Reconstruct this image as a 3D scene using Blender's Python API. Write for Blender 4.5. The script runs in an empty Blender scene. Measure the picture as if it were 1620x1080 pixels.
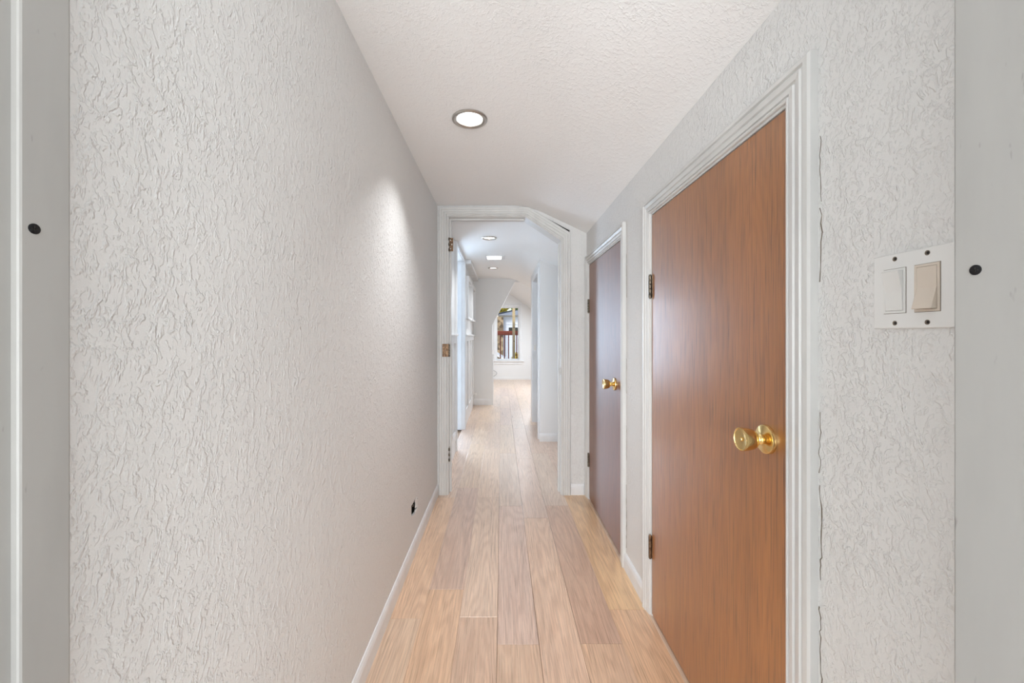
import bpy, bmesh, math, random
from mathutils import Vector, Matrix

random.seed(7)
S = bpy.context.scene
COL = S.collection

# ------------------------------------------------------------------ camera, world, lights, exposure
EYE = 1.12
cam_d = bpy.data.cameras.new('camera')
cam_d.lens = 14.0
cam_d.sensor_width = 36.0
cam_d.shift_x = 17 / 1620
cam_d.shift_y = -10 / 1620
cam_d.clip_start = 0.02
cam_o = bpy.data.objects.new('camera', cam_d)
cam_o.location = (0, 0, EYE)
cam_o.rotation_euler = (math.pi / 2, 0, 0)
COL.objects.link(cam_o)
S.camera = cam_o

S.view_settings.view_transform = 'Standard'
S.view_settings.look = 'None'
S.view_settings.gamma = 1.0
S.view_settings.use_curve_mapping = False
S.view_settings.exposure = 0.65
S.cycles.use_denoising = True
S.cycles.max_bounces = 8
S.cycles.diffuse_bounces = 5
S.cycles.use_adaptive_sampling = True
S.cycles.adaptive_threshold = 0.06
S.cycles.caustics_reflective = False
S.cycles.caustics_refractive = False
S.cycles.glossy_bounces = 4
S.cycles.sample_clamp_indirect = 6.0

W = bpy.data.worlds.new('sky')
S.world = W
W.use_nodes = True
nt = W.node_tree
bg = nt.nodes['Background']
sky = nt.nodes.new('ShaderNodeTexSky')
sky.sky_type = 'NISHITA'
sky.sun_disc = False
sky.sun_elevation = math.radians(42)
sky.sun_rotation = math.radians(200)
sky.air_density = 1.2
sky.dust_density = 2.0
nt.links.new(sky.outputs[0], bg.inputs[0])
bg.inputs[1].default_value = 0.14


def area_light(name, loc, direction, sx, sy, watts, color):
    d = bpy.data.lights.new(name, 'AREA')
    d.shape = 'RECTANGLE'
    d.size, d.size_y = sx, sy
    d.energy = watts
    d.color = color
    o = bpy.data.objects.new(name, d)
    o.location = loc
    o.rotation_euler = Vector(direction).to_track_quat('-Z', 'Z').to_euler()
    COL.objects.link(o)
    return o


sun_d = bpy.data.lights.new('sun', 'SUN')
sun_d.energy = 0.9
sun_d.angle = 0.02
sun_d.color = (1, 0.95, 0.86)
sun_o = bpy.data.objects.new('sun', sun_d)
sun_o.rotation_euler = (math.radians(48), 0, math.radians(-25))
COL.objects.link(sun_o)

# daylight area lights in the rooms that adjoin the hall, all out of view
area_light('bedroom_unseen_daylight', (-0.25, -3.30, 0.85), (0.04, 1, 0.15), 2.6, 1.5, 143, (0.90, 0.95, 1.0))  # added out of view behind the eye, aimed up to lift the ceiling
area_light('daylight_side_room_window', (-1.80, 6.34, 1.10), (0, -1, 0), 1.14, 1.4, 76, (0.60, 0.78, 1.0))
area_light('end_room_added_fill', (0.86, 8.0, 1.66), (-0.58, 0, -0.81), 0.8, 2.0, 38, (0.80, 0.90, 1.0))  # unseen light added to give the passage floor its sheen


# ------------------------------------------------------------------ materials
def srgb(r, g, b):
    f = lambda c: (c / 255 / 12.92) if c / 255 <= 0.04045 else ((c / 255 + 0.055) / 1.055) ** 2.4
    return (f(r), f(g), f(b), 1)


class NT:
    def __init__(self, name):
        self.m = bpy.data.materials.new(name)
        self.m.use_nodes = True
        self.t = self.m.node_tree
        self.b = self.t.nodes['Principled BSDF']

    def n(self, kind, **kw):
        nd = self.t.nodes.new('ShaderNode' + kind)
        for k, v in kw.items():
            if k.startswith('i_'):
                nd.inputs[k[2:].replace('_', ' ')].default_value = v
            else:
                setattr(nd, k, v)
        return nd

    def l(self, a, b):
        self.t.links.new(a, b)

    def setp(self, **kw):
        for k, v in kw.items():
            self.b.inputs[k.replace('_', ' ')].default_value = v

    def noise(self, vec, scale, detail=2, rough=0.5, dist=0.0):
        nd = self.n('TexNoise')
        nd.inputs['Scale'].default_value = scale
        nd.inputs['Detail'].default_value = detail
        nd.inputs['Roughness'].default_value = rough
        nd.inputs['Distortion'].default_value = dist
        if vec is not None:
            self.l(vec, nd.inputs['Vector'])
        return nd.outputs['Fac']

    def ramp(self, fac, stops, mode='LINEAR'):
        nd = self.n('ValToRGB')
        nd.color_ramp.interpolation = mode
        e = nd.color_ramp.elements
        while len(e) < len(stops):
            e.new(0.5)
        for el, (p, c) in zip(e, stops):
            el.position = p
            el.color = c if isinstance(c, tuple) else (c, c, c, 1)
        self.l(fac, nd.inputs['Fac'])
        return nd.outputs['Color']

    def math(self, op, a, b=None, c=None):
        nd = self.n('Math', operation=op)
        for i, v in enumerate((a, b, c)):
            if v is None:
                continue
            if isinstance(v, (int, float)):
                nd.inputs[i].default_value = v
            else:
                self.l(v, nd.inputs[i])
        return nd.outputs[0]

    def mixc(self, fac, a, b, mode='MIX'):
        nd = self.n('Mix', data_type='RGBA', blend_type=mode)
        for s, v in ((nd.inputs[0], fac), (nd.inputs[6], a), (nd.inputs[7], b)):
            if isinstance(v, (int, float)):
                s.default_value = v
            elif isinstance(v, tuple):
                s.default_value = v
            else:
                self.l(v, s)
        return nd.outputs[2]

    def mapping(self, vec, scale=(1, 1, 1), loc=(0, 0, 0), rot=(0, 0, 0)):
        nd = self.n('Mapping')
        nd.inputs['Scale'].default_value = scale
        nd.inputs['Location'].default_value = loc
        nd.inputs['Rotation'].default_value = rot
        self.l(vec, nd.inputs['Vector'])
        return nd.outputs[0]

    def bump(self, height, strength, dist):
        nd = self.n('Bump')
        nd.inputs['Strength'].default_value = strength
        nd.inputs['Distance'].default_value = dist
        self.l(height, nd.inputs['Height'])
        self.l(nd.outputs[0], self.b.inputs['Normal'])

    def objco(self):
        return self.n('TexCoord').outputs['Object']


def mat_plain(name, col, rough=0.5, metal=0.0, spec=0.5):
    k = NT(name)
    k.setp(Base_Color=col, Roughness=rough, Metallic=metal)
    k.b.inputs['Specular IOR Level'].default_value = spec
    return k.m


def mat_texture_wall(name, col, strength, scale=1.0, dist=0.0022, rough=0.62):
    """hand trowelled knock-down plaster under eggshell paint"""
    k = NT(name)
    co = k.objco()
    warp = k.n('TexNoise')
    warp.inputs['Scale'].default_value = 14 * scale
    warp.inputs['Detail'].default_value = 2
    k.l(co, warp.inputs['Vector'])
    w = k.n('VectorMath', operation='SCALE')
    k.l(warp.outputs['Color'], w.inputs[0])
    w.inputs['Scale'].default_value = 0.03 / scale
    add = k.n('VectorMath', operation='ADD')
    k.l(co, add.inputs[0])
    k.l(w.outputs[0], add.inputs[1])
    v = add.outputs[0]
    v = k.mapping(v, (1, 1, 0.62), rot=(0.55, 0, 0))
    a = k.ramp(k.noise(v, 62 * scale, 3, 0.6, 0.3), [(0.52, 0.0), (0.60, 1.0)])
    b = k.ramp(k.noise(v, 140 * scale, 2, 0.5, 0.3), [(0.54, 0.0), (0.63, 1.0)])
    c = k.noise(co, 330 * scale, 2, 0.6)
    area = k.ramp(k.noise(co, 5.0, 1), [(0.30, 0.55), (0.7, 1.0)])
    h = k.math('ADD', k.math('MULTIPLY', a, 0.75), k.math('MULTIPLY', b, 0.45))
    h = k.math('MULTIPLY', h, area)
    h = k.math('ADD', h, k.math('MULTIPLY', c, 0.18))
    k.setp(Roughness=rough, Base_Color=col)
    k.b.inputs['Specular IOR Level'].default_value = 0.35
    k.bump(h, strength, dist)
    return k.m


def mat_trim(name, col, rough=0.35):
    k = NT(name)
    co = k.objco()
    smudge = k.ramp(k.noise(k.mapping(co, (1, 1, 0.4)), 9, 4, 0.6), [(0.28, 0.90), (0.60, 1.0)])
    k.l(k.mixc(1.0, col, smudge, 'MULTIPLY'), k.b.inputs['Base Color'])
    k.setp(Roughness=rough)
    k.bump(k.noise(k.mapping(co, (60, 60, 6)), 3, 2), 0.03, 0.001)
    return k.m


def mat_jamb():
    k = NT('shade_greyed_scuffed_jamb')
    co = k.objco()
    col = (0.35, 0.337, 0.315, 1)  # white paint darkened so the colour holds the doorway's shade
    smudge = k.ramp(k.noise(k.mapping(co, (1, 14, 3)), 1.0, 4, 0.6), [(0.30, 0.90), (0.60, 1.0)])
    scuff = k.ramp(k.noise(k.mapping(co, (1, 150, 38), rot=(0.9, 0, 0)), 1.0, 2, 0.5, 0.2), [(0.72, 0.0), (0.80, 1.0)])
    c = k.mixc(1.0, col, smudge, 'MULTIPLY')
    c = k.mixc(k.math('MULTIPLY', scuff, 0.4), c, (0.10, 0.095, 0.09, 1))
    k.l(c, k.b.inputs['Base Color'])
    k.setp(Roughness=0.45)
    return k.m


def mat_door(name, base, mid, dark, coat_rough=0.33, rough=0.40):
    """oak veneer under glossy varnish; the grain runs up the door"""
    k = NT(name)
    co = k.objco()
    # cathedral figure: contour lines of a stretched noise
    big = k.noise(k.mapping(co, (1, 5.2, 0.75)), 1.0, 2, 0.4, 0.3)
    ring = k.math('SINE', k.math('MULTIPLY', big, 150.0))
    ringm = k.ramp(k.math('MULTIPLY_ADD', ring, 0.5, 0.5), [(0.05, 0.0), (0.75, 1.0)])
    fine = k.noise(k.mapping(co, (1, 300, 2.2)), 1.0, 3, 0.65)
    pores = k.ramp(k.noise(k.mapping(co, (1, 480, 7.0)), 1.0, 2, 0.5), [(0.55, 0.0), (0.64, 1.0)])
    broad = k.noise(k.mapping(co, (1, 9, 0.7)), 1.0, 2)
    c = k.mixc(k.ramp(fine, [(0.34, 0.0), (0.66, 1.0)]), mid, base)
    c = k.mixc(k.math('MULTIPLY', ringm, 0.40), mid, c)
    c = k.mixc(k.math('MULTIPLY', pores, 0.75), c, dark)
    tone = k.ramp(broad, [(0.3, 0.86), (0.7, 1.06)])
    c = k.mixc(1.0, c, tone, 'MULTIPLY')
    k.l(c, k.b.inputs['Base Color'])
    k.setp(Roughness=rough)
    k.b.inputs['Coat Weight'].default_value = 1.0
    k.b.inputs['Coat Roughness'].default_value = coat_rough
    k.b.inputs['Coat IOR'].default_value = 1.65
    h = k.math('ADD', k.math('MULTIPLY', pores, -0.7), k.math('MULTIPLY', fine, 0.5))
    h = k.math('ADD', h, k.math('MULTIPLY', k.noise(k.mapping(co, (1, 30, 7)), 1.0, 2), 0.5))
    k.bump(h, 0.14, 0.0010)
    nd = [n for n in k.t.nodes if n.type == 'BUMP'][0]
    k.l(nd.outputs[0], k.b.inputs['Coat Normal'])
    return k.m


def mat_planks():
    k = NT('oak_plank')
    oi = k.n('ObjectInfo')
    co = k.objco()
    off = k.n('VectorMath', operation='ADD')
    mul = k.n('CombineXYZ')
    for i, f in enumerate((41.0, 67.0, 23.0)):
        k.l(k.math('MULTIPLY', oi.outputs['Random'], f), mul.inputs[i])
    k.l(co, off.inputs[0])
    k.l(mul.outputs[0], off.inputs[1])
    v = off.outputs[0]
    big = k.noise(k.mapping(v, (9.5, 0.85, 1)), 1.0, 1, 0.4, 0.25)
    ring = k.math('SINE', k.math('MULTIPLY', big, 105.0))
    ringm = k.ramp(k.math('MULTIPLY_ADD', ring, 0.5, 0.5), [(0.0, 0.0), (0.8, 1.0)])
    fine = k.noise(k.mapping(v, (260, 3.5, 1)), 1.0, 3, 0.6)
    pores = k.ramp(k.noise(k.mapping(v, (420, 14, 1)), 1.0, 2), [(0.55, 0.0), (0.66, 1.0)])
    patch = k.noise(k.mapping(v, (7, 1.6, 1)), 1.0, 3, 0.6)
    base = oi.outputs['Color']
    c = k.mixc(k.math('MULTIPLY', k.math('SUBTRACT', 1.0, ringm), 0.38), base, k.mixc(1.0, base, (0.66, 0.56, 0.47, 1), 'MULTIPLY'))
    c = k.mixc(1.0, c, k.ramp(fine, [(0.28, 0.76), (0.68, 1.10)]), 'MULTIPLY')
    c = k.mixc(k.math('MULTIPLY', pores, 0.45), c, k.mixc(1.0, base, (0.55, 0.45, 0.36, 1), 'MULTIPLY'))
    c = k.mixc(1.0, c, k.ramp(patch, [(0.25, (0.88, 0.86, 0.85, 1)), (0.62, (1.04, 1.04, 1.04, 1))]), 'MULTIPLY')
    k.l(c, k.b.inputs['Base Color'])
    k.l(k.ramp(fine, [(0.3, 0.26), (0.7, 0.36)]), k.b.inputs['Roughness'])
    k.b.inputs['Specular IOR Level'].default_value = 0.6
    k.b.inputs['Coat Weight'].default_value = 1.0
    k.b.inputs['Coat Roughness'].default_value = 0.40
    k.b.inputs['Coat IOR'].default_value = 1.75
    k.bump(k.math('ADD', k.math('MULTIPLY', pores, -0.6), k.math('MULTIPLY', fine, 0.4)), 0.12, 0.001)
    return k.m


def mat_emit(name, col, strength):
    k = NT(name)
    k.setp(Base_Color=(0.8, 0.8, 0.8, 1), Emission_Color=col, Emission_Strength=strength)
    return k.m


def mat_glass():
    m = bpy.data.materials.new('window_glass')
    m.use_nodes = True
    t = m.node_tree
    t.nodes.remove(t.nodes['Principled BSDF'])
    tr = t.nodes.new('ShaderNodeBsdfTransparent')
    gl = t.nodes.new('ShaderNodeBsdfGlossy')
    gl.inputs['Roughness'].default_value = 0.35
    fr = t.nodes.new('ShaderNodeFresnel')
    fr.inputs[0].default_value = 1.2
    mx = t.nodes.new('ShaderNodeMixShader')
    t.links.new(fr.outputs[0], mx.inputs[0])
    t.links.new(tr.outputs[0], mx.inputs[1])
    t.links.new(gl.outputs[0], mx.inputs[2])
    t.links.new(mx.outputs[0], t.nodes['Material Output'].inputs[0])
    return m


def mat_brass():
    k = NT('polished_brass')
    k.setp(Base_Color=(0.85, 0.63, 0.28, 1), Metallic=1.0, Roughness=0.13)
    k.l(k.ramp(k.noise(k.objco(), 60, 3), [(0.3, 0.10), (0.7, 0.20)]), k.b.inputs['Roughness'])
    return k.m


def mat_hinge(name, a, b):
    k = NT(name)
    k.l(k.ramp(k.noise(k.objco(), 90, 4, 0.6), [(0.35, a), (0.65, b)]), k.b.inputs['Base Color'])
    k.setp(Metallic=0.75, Roughness=0.4)
    return k.m


def mat_stone():
    k = NT('field_stone')
    v = k.n('TexVoronoi')
    v.inputs['Scale'].default_value = 5.0
    k.l(k.objco(), v.inputs['Vector'])
    k.l(k.ramp(v.outputs['Color'], [(0.2, srgb(92, 78, 62)), (0.8, srgb(176, 156, 128))]), k.b.inputs['Base Color'])
    k.setp(Roughness=0.9)
    k.bump(v.outputs['Distance'], 0.6, 0.03)
    return k.m


def mat_leaf(name, a, b):
    k = NT(name)
    k.l(k.ramp(k.noise(k.objco(), 2.2, 3), [(0.35, a), (0.65, b)]), k.b.inputs['Base Color'])
    k.setp(Roughness=0.7)
    return k.m


WALLC = (0.760, 0.752, 0.735, 1)
M = dict(
    wall=mat_texture_wall('trowelled_plaster', WALLC, 0.66, 1.12, 0.0033),
    ceil=mat_texture_wall('ceiling_plaster', (0.93, 0.925, 0.915, 1), 0.35, 1.0, 0.003),
    smooth=mat_texture_wall('passage_plaster', (0.80, 0.80, 0.795, 1), 0.10, 1.3),
    trim=mat_trim('white_trim_paint', (0.69, 0.685, 0.665, 1)),
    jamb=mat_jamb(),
    white=mat_trim('white_satin_paint', (0.82, 0.825, 0.83, 1), 0.4),
    door_a=mat_door('oak_door_varnish', srgb(190, 128, 68), srgb(162, 102, 50), srgb(98, 58, 28)),
    door_b=mat_door('dark_oak_door_varnish', srgb(158, 100, 66), srgb(128, 76, 48), srgb(78, 44, 28), 0.52, 0.5),
    plank=mat_planks(),
    subfloor=mat_plain('subfloor_wood', srgb(150, 122, 98), 0.8),  # plain board colour, seen through the plank joints
    brass=mat_brass(),
    hinge=mat_hinge('antique_hinge_metal', srgb(58, 52, 46), srgb(140, 128, 112)),
    hinge_rust=mat_hinge('rusty_hinge_metal', srgb(82, 58, 40), srgb(150, 122, 96)),
    nickel=mat_plain('brushed_nickel', srgb(190, 186, 180), 0.28, 1.0),
    plate=mat_plain('ivory_white_plastic', (0.78, 0.775, 0.755, 1), 0.3),
    rocker=mat_plain('white_plastic', (0.76, 0.755, 0.73, 1), 0.32),
    beige=mat_plain('yellowed_beige_plastic', srgb(214, 202, 188), 0.35),
    grime=mat_plain('grime', srgb(118, 106, 92), 0.8),
    dark=mat_plain('dark_hole', srgb(34, 30, 27), 0.9),
    black=mat_plain('black_screw', srgb(36, 36, 38), 0.4, 0.6),
    bulb=mat_emit('bulb_glow', (1.0, 0.93, 0.84, 1), 9.0),
    panel=mat_emit('panel_glow', (1.0, 0.97, 0.92, 1), 5),
    can=mat_plain('white_reflector', (0.86, 0.85, 0.83, 1), 0.25),
    glass=mat_glass(),
    redwood=mat_plain('redwood_stain', srgb(140, 58, 28), 0.6),
    pine=mat_plain('raw_pine', srgb(226, 204, 158), 0.7),
    siding=mat_plain('pale_blue_siding', srgb(222, 232, 248), 0.7),
    slate=mat_plain('grey_shingle', srgb(150, 156, 166), 0.8),
    fascia=mat_plain('dark_fascia', srgb(62, 62, 66), 0.7),
    housepane=mat_plain('dark_house_glass', srgb(38, 42, 40), 0.15),
    stone=mat_stone(),
    leaf=mat_leaf('leaf_green', srgb(46, 84, 34), srgb(130, 160, 62)),
    leafy=mat_leaf('leaf_yellow', srgb(150, 140, 26), srgb(236, 214, 60)),
    bark=mat_plain('bark', srgb(92, 76, 60), 0.9),
    ground=mat_plain('yard_ground', srgb(150, 146, 132), 0.95),
    snow=mat_plain('white_membrane', srgb(240, 240, 240), 0.8),
    carpet=mat_plain('pale_bounce_carpet', (0.62, 0.61, 0.59, 1), 0.95),  # put on unseen floors for a pale, neutral bounce
    cable=mat_plain('grey_cable', srgb(150, 150, 150), 0.5),
)


# ------------------------------------------------------------------ helpers
def obj(name, bm, mat, parent=None, smooth=False, color=None):
    me = bpy.data.meshes.new(name)
    bmesh.ops.recalc_face_normals(bm, faces=bm.faces)
    bm.to_mesh(me)
    bm.free()
    return obj_me(name, me, mat, parent, smooth, color)


def obj_me(name, me, mat, parent=None, smooth=False, color=None):
    if mat is not None and not me.materials:
        me.materials.append(M[mat])
    if smooth:
        me.polygons.foreach_set('use_smooth', [True] * len(me.polygons))
        me.set_sharp_from_angle(angle=math.radians(38))
    o = bpy.data.objects.new(name, me)
    COL.objects.link(o)
    if color:
        o.color = color
    if parent is not None:
        o.parent = parent
        loc = Vector(parent.location) if parent.type == 'EMPTY' else Vector((0, 0, 0))
        o.matrix_parent_inverse = Matrix.Translation(-loc)
    return o


def tag(o, label=None, cat=None, group=None, kind=None):
    if label:
        o['label'] = label
    if cat:
        o['category'] = cat
    if group:
        o['group'] = group
    if kind:
        o['kind'] = kind
    return o


def empty(name, loc, label=None, cat=None, group=None, kind=None):
    o = bpy.data.objects.new(name, None)
    o.empty_display_size = 0.1
    o.location = loc
    COL.objects.link(o)
    return tag(o, label, cat, group, kind)


def box(bm, x0, x1, y0, y1, z0, z1, bev=0.0):
    r = bmesh.ops.create_cube(bm, size=1.0)
    vs = r['verts']
    bmesh.ops.scale(bm, verts=vs, vec=(x1 - x0, y1 - y0, z1 - z0))
    bmesh.ops.translate(bm, verts=vs, vec=((x0 + x1) / 2, (y0 + y1) / 2, (z0 + z1) / 2))
    if bev > 0:
        es = list({e for v in vs for e in v.link_edges})
        bmesh.ops.bevel(bm, geom=es, offset=bev, segments=2, affect='EDGES', profile=0.5)
    return vs


def bx(*a, bev=0.0):
    bm = bmesh.new()
    box(bm, *a, bev=bev)
    return bm


def slab(outer, holes, f3, d0, d1):
    """polygon with holes in a plane, given thickness; f3(u, v, d) -> xyz"""
    bm = bmesh.new()
    es = []
    for loop in [outer] + holes:
        vs = [bm.verts.new(f3(u, v, d0)) for u, v in loop]
        for i in range(len(vs)):
            es.append(bm.edges.new((vs[i], vs[(i + 1) % len(vs)])))
    bmesh.ops.triangle_fill(bm, use_beauty=True, use_dissolve=False, edges=es)
    r = bmesh.ops.extrude_face_region(bm, geom=list(bm.faces))
    vs = [g for g in r['geom'] if isinstance(g, bmesh.types.BMVert)]
    mv = Vector(f3(0, 0, d1)) - Vector(f3(0, 0, d0))
    bmesh.ops.translate(bm, verts=vs, vec=mv)
    return bm


PX = lambda u, v, d: (d, u, v)      # plane x = d, u = y, v = z
PY = lambda u, v, d: (u, d, v)      # plane y = d, u = x, v = z
PZ = lambda u, v, d: (u, v, d)      # plane z = d


def sweep_seg(i0, i1, o0, o1, prof, f3, back):
    """one mitred moulding piece between inner/outer corner points; prof = [(t, depth), ...]"""
    bm = bmesh.new()
    rows = []
    for (a, b) in ((i0, o0), (i1, o1)):
        row = []
        for t, d in prof:
            u = a[0] + (b[0] - a[0]) * t
            v = a[1] + (b[1] - a[1]) * t
            row.append(bm.verts.new(f3(u, v, back(d))))
        row.append(bm.verts.new(f3(b[0], b[1], back(0))))
        row.append(bm.verts.new(f3(a[0], a[1], back(0))))
        rows.append(row)
    n = len(rows[0])
    for k in range(n):
        k2 = (k + 1) % n
        bm.faces.new((rows[0][k], rows[0][k2], rows[1][k2], rows[1][k]))
    bm.faces.new(rows[0])
    bm.faces.new(list(reversed(rows[1])))
    return bm


def casing(parent, inner, outer, prof, f3, back, mat='trim', name='casing'):
    out = []
    for k in range(len(inner) - 1):
        out.append(obj(name, sweep_seg(inner[k], inner[k + 1], outer[k], outer[k + 1], prof, f3, back), mat, parent))
    return out


COLONIAL = [(0.0, 0.006), (0.05, 0.0085), (0.10, 0.0085), (0.12, 0.0050), (0.16, 0.0050), (0.18, 0.0095), (0.34, 0.0115), (0.37, 0.0080),
            (0.43, 0.0078), (0.47, 0.0125), (0.64, 0.0160), (0.68, 0.0118), (0.74, 0.0118), (0.78, 0.0170), (0.93, 0.0175), (1.0, 0.0145)]
FLUTED = [(0.0, 0.010), (0.06, 0.013), (0.14, 0.013), (0.18, 0.009), (0.24, 0.014), (0.40, 0.0145), (0.44, 0.011), (0.50, 0.0145),
          (0.66, 0.015), (0.70, 0.0115), (0.76, 0.0155), (0.94, 0.016), (1.0, 0.013)]
FLAT = [(0.0, 0.010), (0.08, 0.014), (0.30, 0.014), (0.36, 0.011), (0.45, 0.015), (0.92, 0.016), (1.0, 0.012)]


def lathe(prof, origin, axis, seg=40):
    """prof = [(along, radius)], revolve about axis through origin"""
    bm = bmesh.new()
    ax = Vector(axis).normalized()
    ref = Vector((0, 0, 1)) if abs(ax.z) < 0.9 else Vector((1, 0, 0))
    e1 = ax.cross(ref).normalized()
    e2 = ax.cross(e1)
    rings = []
    for a, r in prof:
        c = Vector(origin) + ax * a
        if r < 1e-6:
            rings.append([bm.verts.new(c)])
        else:
            rings.append([bm.verts.new(c + e1 * (r * math.cos(2 * math.pi * k / seg)) + e2 * (r * math.sin(2 * math.pi * k / seg)))
                          for k in range(seg)])
    for A, B in zip(rings, rings[1:]):
        for k in range(seg):
            k2 = (k + 1) % seg
            if len(A) == 1 and len(B) == 1:
                continue
            if len(A) == 1:
                bm.faces.new((A[0], B[k], B[k2]))
            elif len(B) == 1:
                bm.faces.new((A[k], A[k2], B[0]))
            else:
                bm.faces.new((A[k], A[k2], B[k2], B[k]))
    return bm


def tube(pts, r, seg=8):
    bm = bmesh.new()
    rings = []
    for i, p in enumerate(pts):
        p = Vector(p)
        d = (Vector(pts[min(i + 1, len(pts) - 1)]) - Vector(pts[max(i - 1, 0)])).normalized()
        ref = Vector((0, 0, 1)) if abs(d.z) < 0.9 else Vector((0, 1, 0))
        a = d.cross(ref).normalized()
        b = d.cross(a)
        rings.append([bm.verts.new(p + a * r * math.cos(2 * math.pi * k / seg) + b * r * math.sin(2 * math.pi * k / seg)) for k in range(seg)])
    for A, B in zip(rings, rings[1:]):
        for k in range(seg):
            bm.faces.new((A[k], A[(k + 1) % seg], B[(k + 1) % seg], B[k]))
    bm.faces.new(rings[0])
    bm.faces.new(rings[-1])
    return bm


# ------------------------------------------------------------------ dimensions
XL, XR = -0.45, 0.60          # hall walls
YN, YF = 0.37, 2.80           # wall with the camera's doorway, far wall of the hall
YB = 2.92                     # back of far wall
XS = 0.41                     # closet wall further on
YS = 4.20                     # where it steps out
YE = 6.40                     # end of the passage
YW = 10.08                    # end wall with the window
FOLD = 0.19
CF = 2.03                     # flat ceiling height
SL = 0.475                    # slope of the raked ceiling


def ceil_h(x):
    return CF if x <= FOLD else CF - (x - FOLD) * SL


# ------------------------------------------------------------------ floor of single planks
floor = empty('floor', (0, 0, 0), 'pale oak plank floor running down the hall', 'floor', kind='structure')
obj('subfloor', bx(-3.6, 2.2, -3.5, YW + 0.1, -0.06, -0.0125), 'subfloor', floor)
o = obj('floor_bedroom', bx(-1.9, 1.9, -3.4, 0.25, -0.012, 0.0), 'carpet')
tag(o, 'unseen pale bounce carpet of the room before the near doorway', 'floor', kind='structure')
o = obj('floor_side_room', bx(-3.5, XL - 0.1, 3.0, 7.4, -0.012, 0.0), 'carpet')
tag(o, 'unseen pale bounce carpet of the room beside the passage', 'floor', kind='structure')
PW, PL = 0.1515, 1.17
lanes = {-3: 1.575, -2: 1.755, -1: 1.583, 0: 1.443, 1: 2.44, 2: 1.446, 3: 1.626, 4: 1.95}
tones = [srgb(212, 182, 158), srgb(206, 176, 154), srgb(218, 188, 162), srgb(204, 174, 152), srgb(212, 182, 154), srgb(208, 182, 160)]
special = {(3, 1.626): srgb(220, 180, 134), (2, 1.446): srgb(196, 160, 134), (0, 1.443): srgb(202, 172, 152),
           (-2, 1.755): srgb(198, 166, 144), (-1, 1.583): srgb(210, 180, 154), (-3, 1.575): srgb(216, 180, 148),
           (1, 1.27): srgb(212, 178, 150), (-2, 0.585): srgb(210, 172, 138), (-1, 0.413): srgb(202, 168, 140),
           (0, 0.273): srgb(206, 172, 142), (2, 0.276): srgb(210, 174, 142), (3, 0.456): srgb(214, 174, 136)}
pmesh = {}


def plank(x0, x1, y0, y1, tone):
    key = (round(x1 - x0, 3), round(y1 - y0, 3))
    if key not in pmesh:
        w, l = key
        g, c, t = 0.0004, 0.0008, 0.012
        bm = bmesh.new()
        lo = [bm.verts.new((a, b, -t)) for a, b in ((g, g), (w - g, g), (w - g, l - g), (g, l - g))]
        md = [bm.verts.new((a, b, -0.0004)) for a, b in ((g, g), (w - g, g), (w - g, l - g), (g, l - g))]
        hi = [bm.verts.new((a, b, 0)) for a, b in ((g + c, g + c), (w - g - c, g + c), (w - g - c, l - g - c), (g + c, l - g - c))]
        bm.faces.new(hi)
        for A, B in ((lo, md), (md, hi)):
            for k in range(4):
                bm.faces.new((A[k], A[(k + 1) % 4], B[(k + 1) % 4], B[k]))
        me = bpy.data.meshes.new('plank')
        bmesh.ops.recalc_face_normals(bm, faces=bm.faces)
        bm.to_mesh(me)
        bm.free()
        me.materials.append(M['plank'])
        pmesh[key] = me
    o = bpy.data.objects.new('plank', pmesh[key])
    o.parent = floor
    o.location = (x0, y0, 0)
    o.color = tuple(min(1.0, c * g) for c, g in zip(tone[:3], (1.20, 1.24, 1.28))) + (1,)
    COL.objects.link(o)


for k in range(-9, 9):
    xa, xb = -0.0144 + k * PW, -0.0144 + (k + 1) * PW
    xa, xb = max(xa, -1.4), min(xb, 1.3)
    ystart, yend = (0.25, YW)
    if xb < XL + 0.005 or xa > 0.7:
        ystart = 5.62
    base = lanes.get(k, 1.0 + ((k * 0.37) % 1.0))
    y = base - PL * math.ceil((base - ystart) / PL)
    while y < yend:
        a, b = max(y, ystart), min(y + PL, yend)
        if b - a > 0.02:
            tone = special.get((k, round(y, 3)), random.choice(tones))
            plank(xa, xb, a, b, tone)
        y += PL

# ------------------------------------------------------------------ walls and ceilings
# left wall of the hall, with a torn hole where an outlet box was
hole = [(1.996, 0.214), (2.05, 0.196), (2.10, 0.187), (2.135, 0.200), (2.148, 0.218), (2.14, 0.245), (2.11, 0.262), (2.085, 0.266), (2.04, 0.262), (1.996, 0.2645)]
wl = obj('wall_left', slab([(YN - 0.12, 0), (YF + 0.12, 0), (YF + 0.12, CF), (YN - 0.12, CF)], [hole], PX, XL, XL - 0.10), 'wall')
tag(wl, 'white trowelled plaster wall on the left of the hall', 'wall', kind='structure')

D1 = (0.838, 1.592, 1.600)     # door_1 near, far, top
D2 = (1.985, 2.722, 1.600)
wr = obj('wall_right', slab([(YN - 0.12, 0), (D1[0] - 0.02, 0), (D1[0] - 0.02, D1[2] + 0.02), (D1[1] + 0.02, D1[2] + 0.02), (D1[1] + 0.02, 0),
                             (D2[0] - 0.02, 0), (D2[0] - 0.02, D2[2] + 0.02), (D2[1] + 0.02, D2[2] + 0.02), (D2[1] + 0.02, 0), (YF + 0.12, 0),
                             (YF + 0.12, 1.86), (YN - 0.12, 1.86)], [], PX, XR, XR + 0.12), 'wall')
tag(wr, 'white trowelled plaster wall with two low wooden doors', 'wall', kind='structure')

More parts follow.
